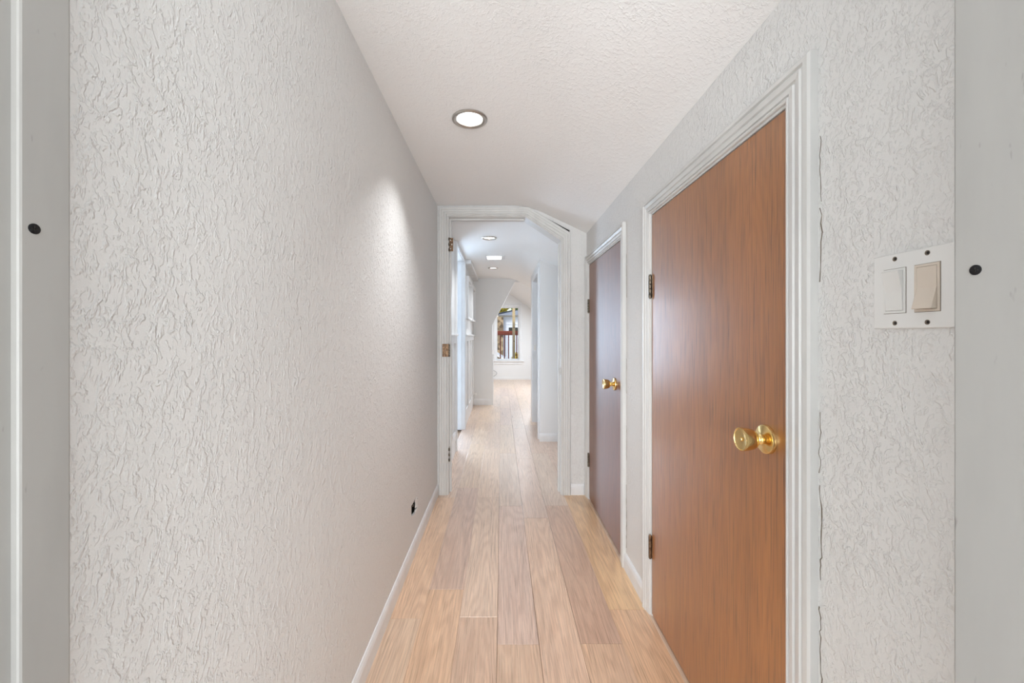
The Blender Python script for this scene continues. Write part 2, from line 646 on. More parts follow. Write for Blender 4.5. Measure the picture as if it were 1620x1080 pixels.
# far wall around the cased opening
OL, OR, OT, OF, ORT = -0.368, 0.418, 1.952, 0.168, 1.785
wf = obj('wall_far', slab([(XL, 0), (OL - 0.015, 0), (OL - 0.015, OT + 0.015), (OF + 0.004, OT + 0.015), (OR + 0.015, ORT + 0.008), (OR + 0.015, 0), (XR, 0),
                           (XR, ceil_h(XR)), (FOLD, CF), (XL, CF)], [], PY, YF, YB), 'wall')
tag(wf, 'white plaster wall around the cased opening at the hall end', 'wall', kind='structure')

# near wall (camera stands in its doorway)
wn = obj('wall_near', slab([(-1.9, 0), (-0.43, 0), (-0.43, 2.02), (0.45, 2.02), (0.45, 0), (1.9, 0), (1.9, 2.5), (-1.9, 2.5)], [], PY, YN - 0.13, YN - 0.003), 'wall')
tag(wn, 'white wall holding the near doorway frame', 'wall', kind='structure')

# ceiling over hall and passage: flat, rounded fold, rake; with holes for the recessed lamps
LAMPS = [(-0.133, 1.677, 0.062), (-0.112, 3.73, 0.058), (-0.110, 5.40, 0.058)]
YC0 = YN - 0.02
bm = bmesh.new()
es = []
loops = [[(XL - 0.1, YC0), (FOLD - 0.12, YC0), (FOLD - 0.12, YE + 0.08), (XL - 0.1, YE + 0.08)]]
for (lx, ly, lr) in LAMPS:
    loops.append([(lx + lr * math.cos(2 * math.pi * k / 32), ly + lr * math.sin(2 * math.pi * k / 32)) for k in range(32)])
for lp in loops:
    vs = [bm.verts.new((u, v, CF)) for u, v in lp]
    for i in range(len(vs)):
        es.append(bm.edges.new((vs[i], vs[(i + 1) % len(vs)])))
bmesh.ops.triangle_fill(bm, use_beauty=True, edges=es)
prof = []
R = 0.12
for k in range(9):
    t = k / 8
    p0, p1, p2 = (FOLD - R, CF), (FOLD, CF), (FOLD + R, CF - R * SL)
    prof.append(((1 - t) ** 2 * p0[0] + 2 * t * (1 - t) * p1[0] + t * t * p2[0], (1 - t) ** 2 * p0[1] + 2 * t * (1 - t) * p1[1] + t * t * p2[1]))
prof.append((0.75, ceil_h(0.75)))
rows = [[bm.verts.new((x, y, z)) for x, z in prof] for y in (YC0, YE + 0.08)]
for i in range(len(prof) - 1):
    bm.faces.new((rows[0][i], rows[0][i + 1], rows[1][i + 1], rows[1][i]))
bmesh.ops.remove_doubles(bm, verts=bm.verts, dist=0.0005)
r = bmesh.ops.extrude_face_region(bm, geom=list(bm.faces))
bmesh.ops.translate(bm, verts=[g for g in r['geom'] if isinstance(g, bmesh.types.BMVert)], vec=(0, 0, 0.02))
ce = obj('ceiling', bm, 'ceil', smooth=True)
tag(ce, 'white plaster ceiling folding down to a low right wall', 'ceiling', kind='structure')

# passage beyond the opening
L4 = (3.90, 4.72, 1.99)        # doorway in the passage's left wall
o = obj('wall_left_passage', slab([(YB, 0), (L4[0] - 0.015, 0), (L4[0] - 0.015, L4[2] + 0.015), (L4[1] + 0.015, L4[2] + 0.015), (L4[1] + 0.015, 0), (YE + 0.1, 0), (YE + 0.1, CF), (YB, CF)],
                                [], PX, XL, XL - 0.10), 'smooth')
tag(o, 'white passage wall on the left beyond the opening', 'wall', kind='structure')
o = obj('wall_right_passage', slab([(YB, 0), (YS + 0.05, 0), (YS + 0.05, 1.84), (YB, 1.84)], [], PX, XR, XR + 0.1), 'smooth')
tag(o, 'white passage wall on the right just beyond the opening', 'wall', kind='structure')
R5 = (4.36, 5.13, 1.80)        # doorway in the closet wall
bm = slab([(YS, 0), (R5[0] - 0.015, 0), (R5[0] - 0.015, R5[2] + 0.015), (R5[1] + 0.015, R5[2] + 0.015), (R5[1] + 0.015, 0), (5.50, 0), (5.50, ceil_h(XS) + 0.01), (YS, ceil_h(XS) + 0.01)],
          [], PX, XS, XS + 0.1)
o = obj('wall_closet', bm, 'smooth')
tag(o, 'white closet wall with a doorway on the right of the passage', 'wall', kind='structure')
o = obj('wall_closet_end', slab([(XS + 0.1, 0), (XR + 0.05, 0), (XR + 0.05, ceil_h(XR)), (XS + 0.1, ceil_h(XS + 0.1))], [], PY, YS, YS + 0.1), 'smooth')
tag(o, 'narrow white wall face where the passage narrows on the right', 'wall', kind='structure')
bm = bx(1.20, 1.30, YS, 5.6, 0, 1.9)
box(bm, XS + 0.1, 1.3, 5.50, 5.60, 0, 1.86)
box(bm, XR, 1.3, YS, YS + 0.1, 0, 1.9)
box(bm, 0.7, 1.3, YS, 6.45, 1.86, 1.9)
o = obj('wall_closet_back', bm, 'smooth')
tag(o, 'plain inner walls of the closet', 'wall', kind='structure')

# wall at the passage end with the raked cut-out
cut = [(-0.145, 0), (-0.145, 1.28), (0.215, 1.975), (0.52, 1.975)]
o = obj('wall_end', slab([(XL - 1.6, 0)] + cut + [(0.52, 2.3), (XL - 1.6, 2.6)], [], PY, YE, YE + 0.10), 'smooth')
tag(o, 'white wall with a slanted edge leaning over the passage end', 'wall', kind='structure')

# end room
WX0, WX1, WZ0, WZ1 = -0.145, 0.470, 0.485, 1.850
o = obj('wall_back', slab([(-1.9, 0), (1.35, 0), (1.35, 2.5), (-1.9, 2.5)], [[(WX0, WZ0), (WX1, WZ0), (WX1, WZ1), (WX0, WZ1)]], PY, YW, YW + 0.12), 'smooth')
tag(o, 'bright white end wall holding the window', 'wall', kind='structure')
er = lambda x: 2.11 - (x - 0.29) * 0.714
bm = bmesh.new()
pr = [(-1.9, er(-0.05)), (-0.05, er(-0.05)), (1.32, er(1.32))]
rows = [[bm.verts.new((x, y, z + dz)) for x, z in pr] for y, dz in ((YE + 0.1, 0), (YW, 0), (YW, 0.03), (YE + 0.1, 0.03))]
for a, b in ((0, 1), (1, 2), (2, 3), (3, 0)):
    for i in range(2):
        bm.faces.new((rows[a][i], rows[a][i + 1], rows[b][i + 1], rows[b][i]))
o = obj('ceiling_end_room', bm, 'smooth')
tag(o, 'white raked ceiling over the end room', 'ceiling', kind='structure')
bm = bx(1.22, 1.32, 5.6, YW, 0, 1.52)
o = obj('wall_right_end_room', bm, 'smooth')
tag(o, 'low white knee wall on the right of the end room', 'wall', kind='structure')
bm = bmesh.new()
vs = [bm.verts.new(p) for p in ((0.70, 5.6, ceil_h(0.70)), (1.32, 5.6, ceil_h(1.32)), (1.32, YE + 0.12, ceil_h(1.32)), (0.70, YE + 0.12, ceil_h(0.70)))]
bm.faces.new(vs)
r = bmesh.ops.extrude_face_region(bm, geom=list(bm.faces))
bmesh.ops.translate(bm, verts=[g for g in r['geom'] if isinstance(g, bmesh.types.BMVert)], vec=(0, 0, 0.03))
o = obj('ceiling_rake', bm, 'smooth')
tag(o, 'lower raked ceiling strip beside the passage end', 'ceiling', kind='structure')
o = obj('wall_left_end_room', bx(-1.95, -1.85, YE, YW, 0, 2.5), 'smooth')
tag(o, 'white wall on the left of the end room', 'wall', kind='structure')

# side room behind the passage's left doorway
bm = bx(-3.6, -3.5, 2.9, 7.5, 0, 2.5)
box(bm, -3.5, XL - 0.1, 2.9, 3.0, 0, 2.5)
box(bm, -3.5, -1.95, 7.4, 7.5, 0, 2.5)
o = obj('wall_side_room', bm, 'smooth')
tag(o, 'white walls of the room beside the passage', 'wall', kind='structure')
o = obj('ceiling_side_room', bx(-3.6, XL - 0.1, 2.9, 7.5, 2.45, 2.5), 'smooth')
tag(o, 'white ceiling of the room beside the passage', 'ceiling', kind='structure')

# bedroom the camera stands at the edge of
bm = bx(-2.0, -1.9, -3.5, YN - 0.13, 0, 2.5)
box(bm, 1.9, 2.0, -3.5, YN - 0.13, 0, 2.5)
box(bm, -2.0, 2.0, -3.5, -3.4, 0, 2.5)
o = obj('wall_bedroom', bm, 'smooth')
tag(o, 'white walls of the room before the near doorway', 'wall', kind='structure')
o = obj('ceiling_bedroom', bx(-2.0, 2.0, -3.5, YN, 2.5, 2.55), 'smooth')
tag(o, 'white ceiling of the room before the near doorway', 'ceiling', kind='structure')

# torn outlet hole: dark liner painting the cavity's shade behind the drywall edge, with torn bits of drywall paper
bm = bmesh.new()
cy_, cz_ = 2.07, 0.228
inset = [(cy_ + (u - cy_) * 0.985, cz_ + (v - cz_) * 0.97) for u, v in hole]
ra = [bm.verts.new((XL - 0.011, u, v)) for u, v in inset]
rb = [bm.verts.new((XL - 0.085, u, v)) for u, v in inset]
for i in range(len(ra)):
    bm.faces.new((ra[i], ra[(i + 1) % len(ra)], rb[(i + 1) % len(ra)], rb[i]))
bm.faces.new(rb)
r = bmesh.ops.solidify(bm, geom=list(bm.faces), thickness=0.0006)
obj('cavity_shade_liner', bm, 'dark', wl)
for k, (y, z, w_, h_) in enumerate(((2.110, 0.226, 0.030, 0.020), (2.105, 0.252, 0.028, 0.009), (2.10, 0.196, 0.018, 0.007), (2.02, 0.209, 0.012, 0.004), (2.075, 0.232, 0.010, 0.006))):
    bm = bmesh.new()
    bmesh.ops.create_icosphere(bm, subdivisions=2, radius=1.0)
    for v in bm.verts:
        f = 0.7 + 0.6 * random.random()
        v.co = Vector((v.co.x * 0.004 * f + XL - (0.001 if k < 3 else 0.010), y + v.co.y * w_ * f, z + v.co.z * h_ * f))
    obj('torn_paper', bm, 'plate' if k < 3 else 'grime', wl)

# caulk cracks beside the near door's casing and scuffs: thin dark chips lying on the wall
def crack(parent, y, zs, w, x=XR - 0.0006, amp=0.004):
    bm = bmesh.new()
    prev = None
    z = zs[0]
    yy = y
    while z < zs[1]:
        yy = y + amp * math.sin(z * 23) * 0.5 + random.uniform(-amp, amp) * 0.6
        ww = w * random.uniform(0.25, 1.0)
        cur = (bm.verts.new((x, yy - ww, z)), bm.verts.new((x, yy + ww, z)))
        if prev:
            bm.faces.new((prev[0], prev[1], cur[1], cur[0]))
        prev = cur
        z += random.uniform(0.006, 0.02)
    r = bmesh.ops.extrude_face_region(bm, geom=list(bm.faces))
    bmesh.ops.translate(bm, verts=[g for g in r['geom'] if isinstance(g, bmesh.types.BMVert)], vec=(0.0006, 0, 0))
    obj('caulk_crack', bm, 'grime', parent)


for zs, w in (((0.32, 0.62), 0.0011), ((0.66, 0.84), 0.0013), ((0.86, 0.98), 0.0010), ((1.22, 1.36), 0.0013), ((1.37, 1.50), 0.0007)):
    crack(wr, 0.748, zs, w)
for zs, w in (((0.10, 0.42), 0.0028), ((0.52, 0.70), 0.0016), ((0.84, 1.02), 0.0014), ((1.30, 1.52), 0.0016)):
    crack(wr, 1.908, zs, w, amp=0.003)

# ------------------------------------------------------------------ baseboards
BASE = [(0.0, 0.011), (0.72, 0.011), (0.80, 0.0095), (0.88, 0.0085), (1.0, 0.004)]


def baseboard(name, p0, p1, f3, back, h=0.075, label='', mat='trim'):
    o = obj(name, sweep_seg((p0, 0), (p1, 0), (p0, h), (p1, h), BASE, f3, back), mat)
    tag(o, label, 'baseboard', kind='structure')
    return o


baseboard('baseboard_left', YN, YF, PX, lambda d: XL + d, label='white baseboard along the left hall wall', mat='white')
baseboard('baseboard_right', 1.655, 1.918, PX, lambda d: XR - d, label='short white baseboard between the two wooden doors', mat='white')
baseboard('baseboard_right_near', YN, 0.748, PX, lambda d: XR - d, label='white baseboard below the light switches', mat='white')
baseboard('baseboard_far', 0.487, XR - 0.018, PY, lambda d: YF - d, label='stub of white baseboard right of the cased opening', mat='white')
baseboard('baseboard_left_passage', YB + 0.02, L4[0] - 0.07, PX, lambda d: XL + d, 0.11, 'white baseboard in the passage before the left doorway', 'white')
baseboard('baseboard_left_end', L4[1] + 0.085, YE, PX, lambda d: XL + d, 0.09, 'white baseboard below the battens in the passage', 'white')
baseboard('baseboard_end', XL + 0.012, -0.15, PY, lambda d: YE - d, 0.10, 'white baseboard under the slanted end wall', 'white')
baseboard('baseboard_right_passage', YB + 0.02, YS, PX, lambda d: XR - d, 0.085, 'white baseboard on the right just beyond the opening', 'white')
baseboard('baseboard_closet', XS - 0.008, XR - 0.012, PY, lambda d: YS - d, 0.085, 'white baseboard under the narrow closet wall face', 'white')
baseboard('baseboard_back', -1.84, 1.21, PY, lambda d: YW - d, 0.06, 'low white baseboard under the window wall', 'smooth')


# ------------------------------------------------------------------ doors
def hinge(parent, x, y, z, h=0.089, mat='hinge', leaf_w=0.010):
    """butt hinge on a door in the plane x: jamb leaf sliver, door leaf sliver and five knuckles"""
    hg = obj('hinge', bx(x - 0.0012, x + 0.001, y - leaf_w, y + leaf_w, z - h / 2, z + h / 2, bev=0.0004), mat, parent)
    for k in range(5):
        a = z - h / 2 + k * h / 5
        obj('knuckle', lathe([(0.0006, 0), (0.0006, 0.0052), (0.0012, 0.0058), (h / 5 - 0.0012, 0.0058), (h / 5 - 0.0006, 0.0052), (h / 5 - 0.0006, 0)],
                             (x - 0.006, y, a), (0, 0, 1), 12), mat, hg, True)
    for s in (0, 1):
        obj('pin_tip', lathe([(0, 0.0045), (0.003, 0.0042), (0.005, 0.0)], (x - 0.006, y, z + (h / 2 if s else -h / 2)), (0, 0, 1 if s else -1), 12), mat, hg, True)
    return hg


KNOB = [(0.010, 0.0105), (0.014, 0.0098), (0.017, 0.0125), (0.020, 0.0098), (0.023, 0.0120), (0.026, 0.0105), (0.0275, 0.0155),
        (0.030, 0.0195), (0.035, 0.0226), (0.043, 0.0246), (0.050, 0.0256), (0.056, 0.0262), (0.0595, 0.0264), (0.0615, 0.0256), (0.0618, 0.0238), (0.0600, 0.0226),
        (0.0588, 0.0150), (0.0582, 0.0085), (0.0582, 0.0)]
ROSE = [(0.0, 0.0325), (0.004, 0.0330), (0.0075, 0.0318), (0.0088, 0.0295), (0.0092, 0.0200), (0.0115, 0.0150), (0.0125, 0.0110), (0.0125, 0.0)]


def knob_set(parent, x, y, z):
    kn = obj('door_knob', lathe(KNOB, (x, y, z), (-1, 0, 0), 48), 'brass', parent, True)
    kn['label'] = 'polished brass tulip knob'
    obj('rosette', lathe(ROSE, (x, y, z), (-1, 0, 0), 48), 'brass', kn, True)
    obj('lock_button', lathe([(0.0555, 0.0048), (0.0600, 0.0046), (0.0612, 0.0036), (0.0615, 0.0)], (x, y, z), (-1, 0, 0), 20), 'brass', kn, True)


def wood_door(name, dims, mat, label, knob_y, knob_z, hinge_z, hmats, widths, clip_far=None):
    y0, y1, top = dims
    t = empty(name, (XR, (y0 + y1) / 2, 0), label, 'door', kind='structure')
    sl = bx(XR + 0.001, XR + 0.036, y0 + 0.003, y1 - 0.003, 0.010, top - 0.003, bev=0.0015)
    obj('door_panel', sl, mat, t)
    # jamb lining, three boards
    g = 0.018
    obj('jamb', bx(XR, XR + 0.11, y0 - g, y0, 0.0, top + g), 'trim', t)
    obj('jamb', bx(XR, XR + 0.11, y1, y1 + g, 0.0, top + g), 'trim', t)
    obj('jamb', bx(XR, XR + 0.11, y0, y1, top, top + g), 'trim', t)
    obj('door_stop', bx(XR + 0.037, XR + 0.05, y0, y0 + 0.012, 0.0, top), 'trim', t)
    obj('door_stop', bx(XR + 0.037, XR + 0.05, y1 - 0.012, y1, 0.0, top), 'trim', t)
    obj('door_stop', bx(XR + 0.037, XR + 0.05, y0 + 0.012, y1 - 0.012, top - 0.012, top), 'trim', t)
    obj('closet_shadow', bx(XR + 0.105, XR + 0.11, y0, y1, 0.0, top), 'dark', t)
    wn_, wh, wf_ = widths
    inn = [(y0 - 0.006, 0.0), (y0 - 0.006, top + 0.006), (y1 + 0.006, top + 0.006), (y1 + 0.006, 0.0)]
    out = [(y0 - 0.006 - wn_, 0.0), (y0 - 0.006 - wn_, top + 0.006 + wh), (y1 + 0.006 + wf_, top + 0.006 + wh), (y1 + 0.006 + wf_, 0.0)]
    casing(t, inn, out, COLONIAL, PX, lambda d: XR - d)
    for hz, hm in zip(hinge_z, hmats):
        hinge(t, XR + 0.0005, y1 - 0.001, hz, mat=hm)
    knob_set(t, XR + 0.001, knob_y, knob_z)
    return t


wood_door('door_1', D1, 'door_a', 'large varnished oak door nearest the light switches', 0.900, 0.885, (1.314, 0.275), ('hinge', 'hinge_rust'), (0.078, 0.055, 0.052))
wood_door('door_2', D2, 'door_b', 'darker oak door with bluish sheen by the far opening', 2.105, 0.862, (1.318, 0.268), ('hinge', 'hinge'), (0.062, 0.060, 0.050))

# cased opening at the hall's end
d3 = empty('door_3', (0.02, YF, 0), 'white cased opening with a clipped top right corner', 'doorway', kind='structure')
inn = [(OL - 0.004, 0), (OL - 0.004, OT + 0.004), (OF + 0.002, OT + 0.004), (OR + 0.004, ORT + 0.004), (OR + 0.004, 0)]
out = [(-0.436, 0), (-0.436, 2.017), (0.190, 2.017), (0.484, 1.838), (0.484, 0)]
casing(d3, inn, out, FLUTED, PY, lambda d: YF - d)
bm = bmesh.new()
jp_i = [(OL, 0), (OL, OT), (OF, OT), (OR, ORT), (OR, 0)]
jp_o = [(OL - 0.014, 0), (OL - 0.014, OT + 0.014), (OF + 0.004, OT + 0.014), (OR + 0.014, ORT + 0.007), (OR + 0.014, 0)]
for k in range(4):
    b2 = bmesh.new()
    pts = [jp_i[k], jp_i[k + 1], jp_o[k + 1], jp_o[k]]
    va = [b2.verts.new((u, YF - 0.002, v)) for u, v in pts]
    vb = [b2.verts.new((u, YB + 0.004, v)) for u, v in pts]
    b2.faces.new(va)
    b2.faces.new(vb)
    for i in range(4):
        b2.faces.new((va[i], va[(i + 1) % 4], vb[(i + 1) % 4], vb[i]))
    obj('jamb', b2, 'trim', d3)
bm.free()
# stop strips
for (u0, u1, v0, v1) in ((OL, OL + 0.010, 0, OT), (OR - 0.010, OR, 0, ORT - 0.004)):
    obj('door_stop', bx(u0, u1, YF + 0.050, YF + 0.085, v0, v1), 'trim', d3)
obj('door_stop', bx(OL + 0.01, OF - 0.004, YF + 0.050, YF + 0.085, OT - 0.010, OT), 'trim', d3)
# hinges left on the opening's left side
for hz, flip in ((1.757, 0), (0.282, 1)):
    hg = obj('hinge', bx(OL, OL + 0.002, YF + 0.003, YF + 0.034, hz - 0.047, hz + 0.047), 'hinge', d3)
    for k in range(5):
        if k % 2 == 0:
            obj('knuckle', lathe([(0, 0), (0, 0.006), (0.018, 0.006), (0.018, 0)], (OL + 0.003, YF - 0.006, hz - 0.047 + k * 0.0188), (0, 0, 1), 12), 'hinge', hg, True)
    if not flip:
        obj('leaf', bx(OL + 0.004, OL + 0.030, YF + 0.0, YF + 0.002, hz - 0.047, hz + 0.047), 'hinge_rust', hg)
        for k in range(3):
            obj('screw_hole', lathe([(0.002, 0), (0.002, 0.0042), (0.0, 0.0042), (0, 0)], (OL + 0.012 + 0.009 * (k % 2), YF - 0.0012, hz - 0.03 + 0.03 * k), (0, -1, 0), 10), 'plate', hg)
hg = obj('hinge', bx(-0.412, -0.366, YF - 0.0175, YF - 0.0145, 1.014 - 0.045, 1.014 + 0.045, bev=0.0008), 'hinge_rust', d3)
for k in range(5):
    obj('knuckle', lathe([(0, 0), (0, 0.006), (0.0165, 0.006), (0.0165, 0)], (-0.364, YF - 0.016, 1.014 - 0.045 + k * 0.018), (0, 0, 1), 12), 'hinge', hg, True)
for (a, b) in ((-0.400, 0.03), (-0.388, -0.002), (-0.400, -0.03)):
    obj('screw_hole', lathe([(0, 0.004), (0.0008, 0.004), (0.0008, 0)], (a, YF - 0.0175, 1.014 + b), (0, -1, 0), 10), 'grime', hg)
st = obj('strike_plate', bx(OR - 0.0015, OR + 0.001, YF + 0.005, YF + 0.045, 0.84, 0.90, bev=0.0006), 'nickel', d3)
obj('strike_lip', bx(OR - 0.007, OR + 0.0, YF - 0.006, YF + 0.006, 0.852, 0.888, bev=0.002), 'nickel', st)
obj('strike_hole', bx(OR - 0.0022, OR - 0.001, YF + 0.016, YF + 0.034, 0.855, 0.885), 'dark', st)
# gap where the head casing pulls away from the rake
bm = bmesh.new()
pa, pb = (0.305, 1.9435), (0.478, 1.8455)
n = Vector((0.5, 0.87))
for (u, v, w) in ((pa[0], pa[1], 0.0005), ((pa[0] + pb[0]) / 2, (pa[1] + pb[1]) / 2, 0.0022), (pb[0], pb[1], 0.0030)):
    pass
q = [(pa[0], pa[1]), (pb[0], pb[1]), (pb[0] + 0.003, pb[1] + 0.006), (pa[0] + 0.001, pa[1] + 0.002)]
va = [bm.verts.new((u, YF - 0.012, v)) for u, v in q]
vb = [bm.verts.new((u, YF - 0.001, v)) for u, v in q]
bm.faces.new(va)
bm.faces.new(vb)
for i in range(4):
    bm.faces.new((va[i], va[(i + 1) % 4], vb[(i + 1) % 4], vb[i]))
obj('dark_gap', bm, 'dark', d3)


def phillips(parent, x, y, z, sx, r=0.0045):
    sc = obj('screw', lathe([(0, r), (0.0006, r), (0.0010, r * 0.7), (0.0008, 0)], (x, y, z), (sx, 0, 0), 20), 'black', parent, True)
    obj('cross_slot', bx(x + sx * 0.0009 - 0.0003, x + sx * 0.0009 + 0.0003, y - r * 0.55, y + r * 0.55, z - r * 0.11, z + r * 0.11), 'dark', sc)
    obj('cross_slot', bx(x + sx * 0.0009 - 0.0003, x + sx * 0.0009 + 0.0003, y - r * 0.11, y + r * 0.11, z - r * 0.55, z + r * 0.55), 'dark', sc)


# doorway the camera looks out of
d6 = empty('door_4', (0, YN - 0.06, 0), 'shade-greyed white frame of the near doorway at both picture edges', 'doorway', kind='structure')
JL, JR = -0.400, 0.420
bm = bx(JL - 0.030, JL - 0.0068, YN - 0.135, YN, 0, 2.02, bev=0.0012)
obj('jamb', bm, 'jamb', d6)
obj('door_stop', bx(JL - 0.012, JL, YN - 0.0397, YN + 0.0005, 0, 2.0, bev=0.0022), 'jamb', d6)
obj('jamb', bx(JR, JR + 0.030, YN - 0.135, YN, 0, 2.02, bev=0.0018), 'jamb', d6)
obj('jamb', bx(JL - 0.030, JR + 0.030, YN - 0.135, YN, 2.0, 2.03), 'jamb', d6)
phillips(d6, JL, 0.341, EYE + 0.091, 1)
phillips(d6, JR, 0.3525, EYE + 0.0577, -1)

# doorway in the passage's left wall
d5 = empty('door_5', (XL, (L4[0] + L4[1]) / 2, 0), 'white doorway frame on the left of the passage', 'doorway', kind='structure')
obj('jamb', bx(XL - 0.11, XL + 0.002, L4[1], L4[1] + 0.02, 0, L4[2] + 0.015), 'white', d5)
obj('jamb', bx(XL - 0.11, XL + 0.002, L4[0] - 0.02, L4[0], 0, L4[2] + 0.015), 'white', d5)
obj('jamb', bx(XL - 0.11, XL + 0.002, L4[0], L4[1], L4[2], L4[2] + 0.015), 'white', d5)
obj('door_stop', bx(XL - 0.065, XL - 0.02, L4[1] - 0.012, L4[1], 0, L4[2]), 'white', d5)
inn = [(L4[0] - 0.006, 0), (L4[0] - 0.006, L4[2] + 0.004), (L4[1] + 0.006, L4[2] + 0.004), (L4[1] + 0.006, 0)]
out = [(L4[0] - 0.066, 0), (L4[0] - 0.066, CF - 0.002), (L4[1] + 0.070, CF - 0.002), (L4[1] + 0.070, 0)]
casing(d5, inn, out, FLAT, PX, lambda d: XL + d * 1.6, 'white')
for hz in (EYE + 0.66, 0.25):
    hg = obj('hinge', bx(XL - 0.103, XL - 0.073, L4[1] - 0.002, L4[1], hz - 0.045, hz + 0.045), 'nickel', d5)
    for k in range(3):
        obj('screw_hole', lathe([(0, 0.004), (0.001, 0.004), (0.001, 0)], (XL - 0.088 + 0.006 * (k % 2), L4[1] - 0.002, hz - 0.03 + 0.03 * k), (0, -1, 0), 8), 'grime', hg)

# doorway in the closet wall on the right
d7 = empty('door_6', (XS, (R5[0] + R5[1]) / 2, 0), 'white closet doorway frame on the right of the passage', 'doorway', kind='structure')
obj('jamb', bx(XS - 0.002, XS + 0.11, R5[1], R5[1] + 0.02, 0, R5[2] + 0.015), 'white', d7)
obj('jamb', bx(XS - 0.002, XS + 0.11, R5[0] - 0.02, R5[0], 0, R5[2] + 0.015), 'white', d7)
obj('jamb', bx(XS - 0.002, XS + 0.11, R5[0], R5[1], R5[2], R5[2] + 0.015), 'white', d7)
obj('door_stop', bx(XS + 0.045, XS + 0.08, R5[1] - 0.012, R5[1], 0, R5[2]), 'white', d7)
inn = [(R5[0] - 0.006, 0), (R5[0] - 0.006, R5[2] + 0.006), (R5[1] + 0.006, R5[2] + 0.006), (R5[1] + 0.006, 0)]
out = [(R5[0] - 0.07, 0), (R5[0] - 0.07, R5[2] + 0.05), (R5[1] + 0.076, R5[2] + 0.05), (R5[1] + 0.076, 0)]
casing(d7, inn, out, FLAT, PX, lambda d: XS - d, 'white')
obj('strike_plate', bx(XS + 0.012, XS + 0.035, R5[1] - 0.0015, R5[1], 0.93, 0.99), 'nickel', d7)

# ------------------------------------------------------------------ light switches
sy, sz = 0.5785, EYE + 0.0665
sw = empty('light_switch', (XR, sy, sz - 0.057), 'white double light switch plate on the right wall', 'light switch')
pm = slab([(sy - 0.058, sz - 0.0565), (sy + 0.058, sz - 0.0565), (sy + 0.058, sz + 0.0565), (sy - 0.058, sz + 0.0565)],
          [[(sy + s * 0.023 - 0.0168, sz - 0.0335), (sy + s * 0.023 + 0.0168, sz - 0.0335), (sy + s * 0.023 + 0.0168, sz + 0.0335), (sy + s * 0.023 - 0.0168, sz + 0.0335)] for s in (-1, 1)],
          PX, XR, XR - 0.0055)
es = [e for e in pm.edges if all(abs(v.co.x - (XR - 0.0055)) < 1e-5 for v in e.verts) and
      (all(abs(abs(v.co.y - sy) - 0.058) < 1e-5 for v in e.verts) or all(abs(abs(v.co.z - sz) - 0.0565) < 1e-5 for v in e.verts))]
bmesh.ops.bevel(pm, geom=es, offset=0.0028, segments=3, affect='EDGES', profile=0.6)
obj('cover_plate', pm, 'plate', sw)
for s, mt in ((1, 'rocker'), (-1, 'beige')):
    cy = sy + s * 0.023
    nm = 'rocker_frame'
    fr = slab([(cy - 0.0166, sz - 0.0333), (cy + 0.0166, sz - 0.0333), (cy + 0.0166, sz + 0.0333), (cy - 0.0166, sz + 0.0333)],
              [[(cy - 0.0135, sz - 0.0300), (cy + 0.0135, sz - 0.0300), (cy + 0.0135, sz + 0.0300), (cy - 0.0135, sz + 0.0300)]], PX, XR - 0.0005, XR - 0.0068)
    f = obj(nm, fr, mt, sw)
    obj('joint_grime', slab([(cy - 0.0172, sz - 0.0340), (cy + 0.0172, sz - 0.0340), (cy + 0.0172, sz + 0.0340), (cy - 0.0172, sz + 0.0340)],
                            [[(cy - 0.0164, sz - 0.0331), (cy + 0.0164, sz - 0.0331), (cy + 0.0164, sz + 0.0331), (cy - 0.0164, sz + 0.0331)]], PX, XR - 0.003, XR - 0.0058), 'grime', f)
    bm = bmesh.new()
    # rocker: top half and bottom half tilt about the middle
    lo_t, mid, lo_b = (0.0145, 0.0080, 0.0074) if s == 1 else (0.0074, 0.0066, 0.0155)
    sec = [(0.0296, lo_t), (0.0, mid), (-0.0296, lo_b)]
    L = [bm.verts.new((XR - d, cy - 0.0131, sz + v)) for v, d in sec] + [bm.verts.new((XR - 0.001, cy - 0.0131, sz - 0.0296)), bm.verts.new((XR - 0.001, cy - 0.0131, sz + 0.0296))]
    Rr = [bm.verts.new((XR - d, cy + 0.0131, sz + v)) for v, d in sec] + [bm.verts.new((XR - 0.001, cy + 0.0131, sz - 0.0296)), bm.verts.new((XR - 0.001, cy + 0.0131, sz + 0.0296))]
    bm.faces.new(L)
    bm.faces.new(list(reversed(Rr)))
    for i in range(5):
        bm.faces.new((L[i], L[(i + 1) % 5], Rr[(i + 1) % 5], Rr[i]))
    bmesh.ops.bevel(bm, geom=[e for e in bm.edges], offset=0.0006, segments=1, affect='EDGES')
    rk = obj('rocker', bm, mt, sw)
    rk['label'] = 'white rocker pressed in at the bottom' if s == 1 else 'beige rocker standing out at the bottom'
    for v in (-1, 1):
        obj('screw_hole', lathe([(0.0050, 0.0034), (0.0057, 0.0036), (0.0057, 0.0)], (XR, cy, sz + v * 0.0484), (-1, 0, 0), 16), 'grime', sw)
        obj('screw_hole', lathe([(0.0050, 0.0019), (0.0059, 0.0021), (0.0059, 0.0)], (XR, cy - 0.0009, sz + v * 0.0484), (-1, 0, 0), 16), 'dark', sw)

